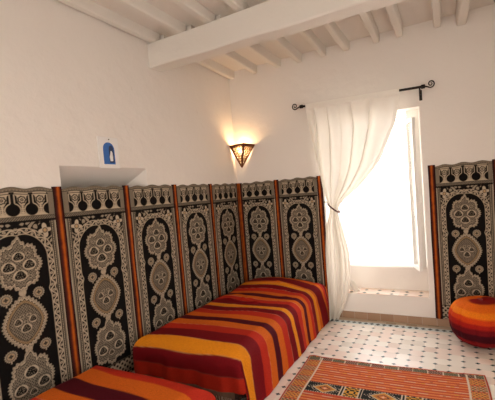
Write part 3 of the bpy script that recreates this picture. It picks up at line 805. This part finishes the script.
# ------------------------------------------------------------ lantern sconce in the corner
def sconce():
    A, B, F, T_ = Vector((.012, -.115, 2.275)), Vector((.322, -.012, 2.262)), Vector((.262, -.165, 2.275)), Vector((.125, -.045, 1.985))
    Cc = Vector((.012, -.012, 2.27))
    root = empty('wall_sconce', (.125, -.02, 1.985)); tag(root, 'lit triangular brown metal lantern in the corner above the hangings', 'wall lamp')
    o_ = Vector(root.location)
    bm = bmesh.new()
    for a, b in ((A, F), (F, B), (A, T_), (F, T_), (B, T_), (A, Cc), (Cc, B), (Cc, T_)):
        tube(bm, [a - o_, b - o_], .0115, 6)
    for a in (A, F, B, Cc): tube(bm, [a - o_ - Vector((0, 0, .010)), a - o_ + Vector((0, 0, .010))], .011, 8)
    # closed metal tip
    k = .16; pa, pf, pb, pc = [T_.lerp(q, k) - o_ for q in (A, F, B, Cc)]
    tip = bm.verts.new(T_ - o_ - Vector((0, 0, .012))); v = [bm.verts.new(q) for q in (pa, pf, pb, pc)]
    for i in range(4): bm.faces.new((v[i], v[(i + 1) % 4], tip))
    obj('lantern_frame', bm, M['bronze'], root)
    for P0, P1 in ((A, F), (F, B)):
        bm = bmesh.new()
        def pt(u, v): return P0.lerp(P1, .5 + (u - .5) * 1).lerp(T_, v) - o_
        # pierced scrollwork: rows of curls and little stars cut from sheet
        nrm = (P1 - P0).cross(T_ - P0).normalized()
        for r in range(6):
            v0 = .055 + r * .125; n = max(1, 5 - r)
            for c in range(n):
                uc = (c + .5) / n; wu = .5 / n; wv = .055
                pts = [pt(uc + wu * .85 * (1 - q / 18) * math.cos(q * .55 + r), v0 + wv * (1 - q / 18) * math.sin(q * .55 + r)) for q in range(15)]
                tube(bm, pts, .0050, 5)
                pts = [pt(uc + wu * .95 * math.cos(q * PI / 4), v0 + wv * 1.15 * math.sin(q * PI / 4)) for q in range(9)]
                tube(bm, pts, .0038, 5)
            tube(bm, [pt(0, v0 + .062), pt(1, v0 + .062)], .0025, 5)
        box0 = [pt(0, 0), pt(1, 0), pt(.985, .075), pt(.015, .075)]
        bm.faces.new([bm.verts.new(q) for q in box0])
        obj('pierced_panel', bm, M['bronze'], root)
        bm = bmesh.new(); ins = (Vector((.10, -.05, 2.2)) - (P0 + P1) / 2).normalized() * .006
        a_, b_, c_ = [q - o_ + ins for q in (P0, P1, T_)]
        v = [bm.verts.new(q) for q in (a_, b_, c_)] + [bm.verts.new(q + ins * .4) for q in (a_, b_, c_)]
        bm.faces.new(v[:3]); bm.faces.new(v[3:][::-1])
        for i in range(3): bm.faces.new((v[i], v[3 + i], v[3 + (i + 1) % 3], v[(i + 1) % 3]))
        obj('lantern_glass', bm, M['frost'], root)
    bc = Vector((.165, -.085, 2.19))
    bm = bmesh.new(); bmesh.ops.create_uvsphere(bm, u_segments=20, v_segments=12, radius=.026)
    for v in bm.verts: v.co.z *= 1.3; v.co += bc - o_
    obj('bulb', bm, M['bulb'], root, smooth=True)
    bm = bmesh.new(); tube(bm, [bc - o_ - Vector((0, 0, .03)), bc - o_ - Vector((0, 0, .075))], .014, 12); tube(bm, [bc - o_ - Vector((0, 0, .075)), T_ - o_], .006, 6)
    obj('lamp_socket', bm, M['bronze'], root)
    L = bpy.data.lights.new('lantern_lamp', 'POINT'); L.energy = 9.5; L.color = (1, .60, .26); L.shadow_soft_size = .03
    lo = bpy.data.objects.new('lantern_lamp', L); COL.objects.link(lo); lo.location = bc - o_ + Vector((0, 0, .045)); lo.parent = root
sconce()

# ------------------------------------------------------------ small picture above the niche
pic = empty('picture_card', (0, -1.958, 1.925)); tag(pic, 'small white card with a blue arched doorway pinned above the niche', 'picture')
bm = bmesh.new(); box(bm, .001, .010, -.098, .098, 0, .270, bev=.002); obj('card', bm, M['paper'], pic)
def arch_face(y0, y1, z0, zs, zt_, x):
    bm = bmesh.new(); pts = [(x, y0, z0), (x, y1, z0), (x, y1, zs)]
    for k in range(1, 12):
        a = PI * k / 12; pts.append((x, (y0 + y1) / 2 + (y1 - y0) / 2 * math.cos(a), zs + (zt_ - zs) * math.sin(a) ** .8))
    pts.append((x, y0, zs))
    vs = [bm.verts.new(p) for p in pts]; bm.faces.new(vs)
    r = bmesh.ops.extrude_face_region(bm, geom=bm.faces[:]); bmesh.ops.translate(bm, verts=[v for v in r['geom'] if isinstance(v, bmesh.types.BMVert)], vec=(.0012, 0, 0))
    bmesh.ops.recalc_face_normals(bm, faces=bm.faces); return bm
obj('printed_arch', arch_face(-.056, .054, .035, .155, .225, .0098), M['blue'], pic)
obj('printed_opening', arch_face(-.002, .044, .050, .155, .200, .0112), M['inkblue'], pic)
bm = bmesh.new(); tube(bm, [(.0125, .017, .062), (.0125, .015, .10), (.0125, .020, .135), (.0125, .018, .150)], [.012, .015, .009, .005], 10); obj('printed_figure', bm, M['paper'], pic)
bm = bmesh.new(); tube(bm, [(.008, .005, .250), (.015, .005, .250), (.018, .005, .250)], [.003, .005, .004], 10); obj('pin', bm, M['iron'], pic)

# ------------------------------------------------------------ light: pale overcast sky through the windows
w = bpy.data.worlds.new('sky'); scn.world = w; w.use_nodes = True; nt = w.node_tree; nt.nodes.clear()
out = nt.nodes.new('ShaderNodeOutputWorld'); bg = nt.nodes.new('ShaderNodeBackground'); tc = nt.nodes.new('ShaderNodeTexCoord')
sp = nt.nodes.new('ShaderNodeSeparateXYZ'); rp = nt.nodes.new('ShaderNodeValToRGB')
nt.links.new(tc.outputs['Generated'], sp.inputs[0]); nt.links.new(sp.outputs[2], rp.inputs[0]); nt.links.new(rp.outputs[0], bg.inputs[0]); nt.links.new(bg.outputs[0], out.inputs[0])
rp.color_ramp.elements[0].position = 0; rp.color_ramp.elements[0].color = (1, .92, .82, 1)
rp.color_ramp.elements[1].position = .8; rp.color_ramp.elements[1].color = (.90, .92, .96, 1)
bg.inputs[1].default_value = 11.0
def portal(loc, rot, sx, sy):
    L = bpy.data.lights.new('window_portal', 'AREA'); L.shape = 'RECTANGLE'; L.size = sx; L.size_y = sy; L.cycles.is_portal = True
    o = bpy.data.objects.new('window_portal', L); COL.objects.link(o); o.location = loc; o.rotation_euler = rot
portal((1.77, .40, 1.5), (-PI / 2, 0, 0), .95, 1.9)              # -z of the lamp faces -y
for a, b, c, d in ADDED_WINDOWS: portal((XR + .34, (a + b) / 2, (c + d) / 2), (0, PI / 2, 0), d - c, b - a)
portal((1.85, YF - .38, 1.18), (PI / 2, 0, 0), 1.9, 2.35)

# ------------------------------------------------------------ camera
cam = bpy.data.cameras.new('camera'); co = bpy.data.objects.new('camera', cam); COL.objects.link(co); scn.camera = co
Rv, Uv, Fv = Vector((0.90303636, 0.42293105, -0.07519747)), Vector((0.04611315, 0.07860083, 0.99583909)), Vector((-0.42708186, 0.90274649, -0.05147673))
mw = Matrix((Rv, Uv, -Fv)).transposed().to_4x4(); mw.translation = Vector((2.71484, -4.04423, 1.60128)); co.matrix_world = mw
cam.sensor_width = 36; cam.lens = 344.906 / 495 * 36; cam.shift_x = -44.04 / 495; cam.shift_y = 9.53 / 495; cam.clip_start = .05
scn.view_settings.view_transform = 'Standard'; scn.view_settings.look = 'None'; scn.view_settings.gamma = 1
scn.view_settings.use_curve_mapping = False; scn.view_settings.exposure = -0.42
scn.cycles.max_bounces = 10; scn.cycles.diffuse_bounces = 6; scn.cycles.transparent_max_bounces = 12
scn.cycles.caustics_reflective = False; scn.cycles.caustics_refractive = False; scn.cycles.sample_clamp_indirect = 8
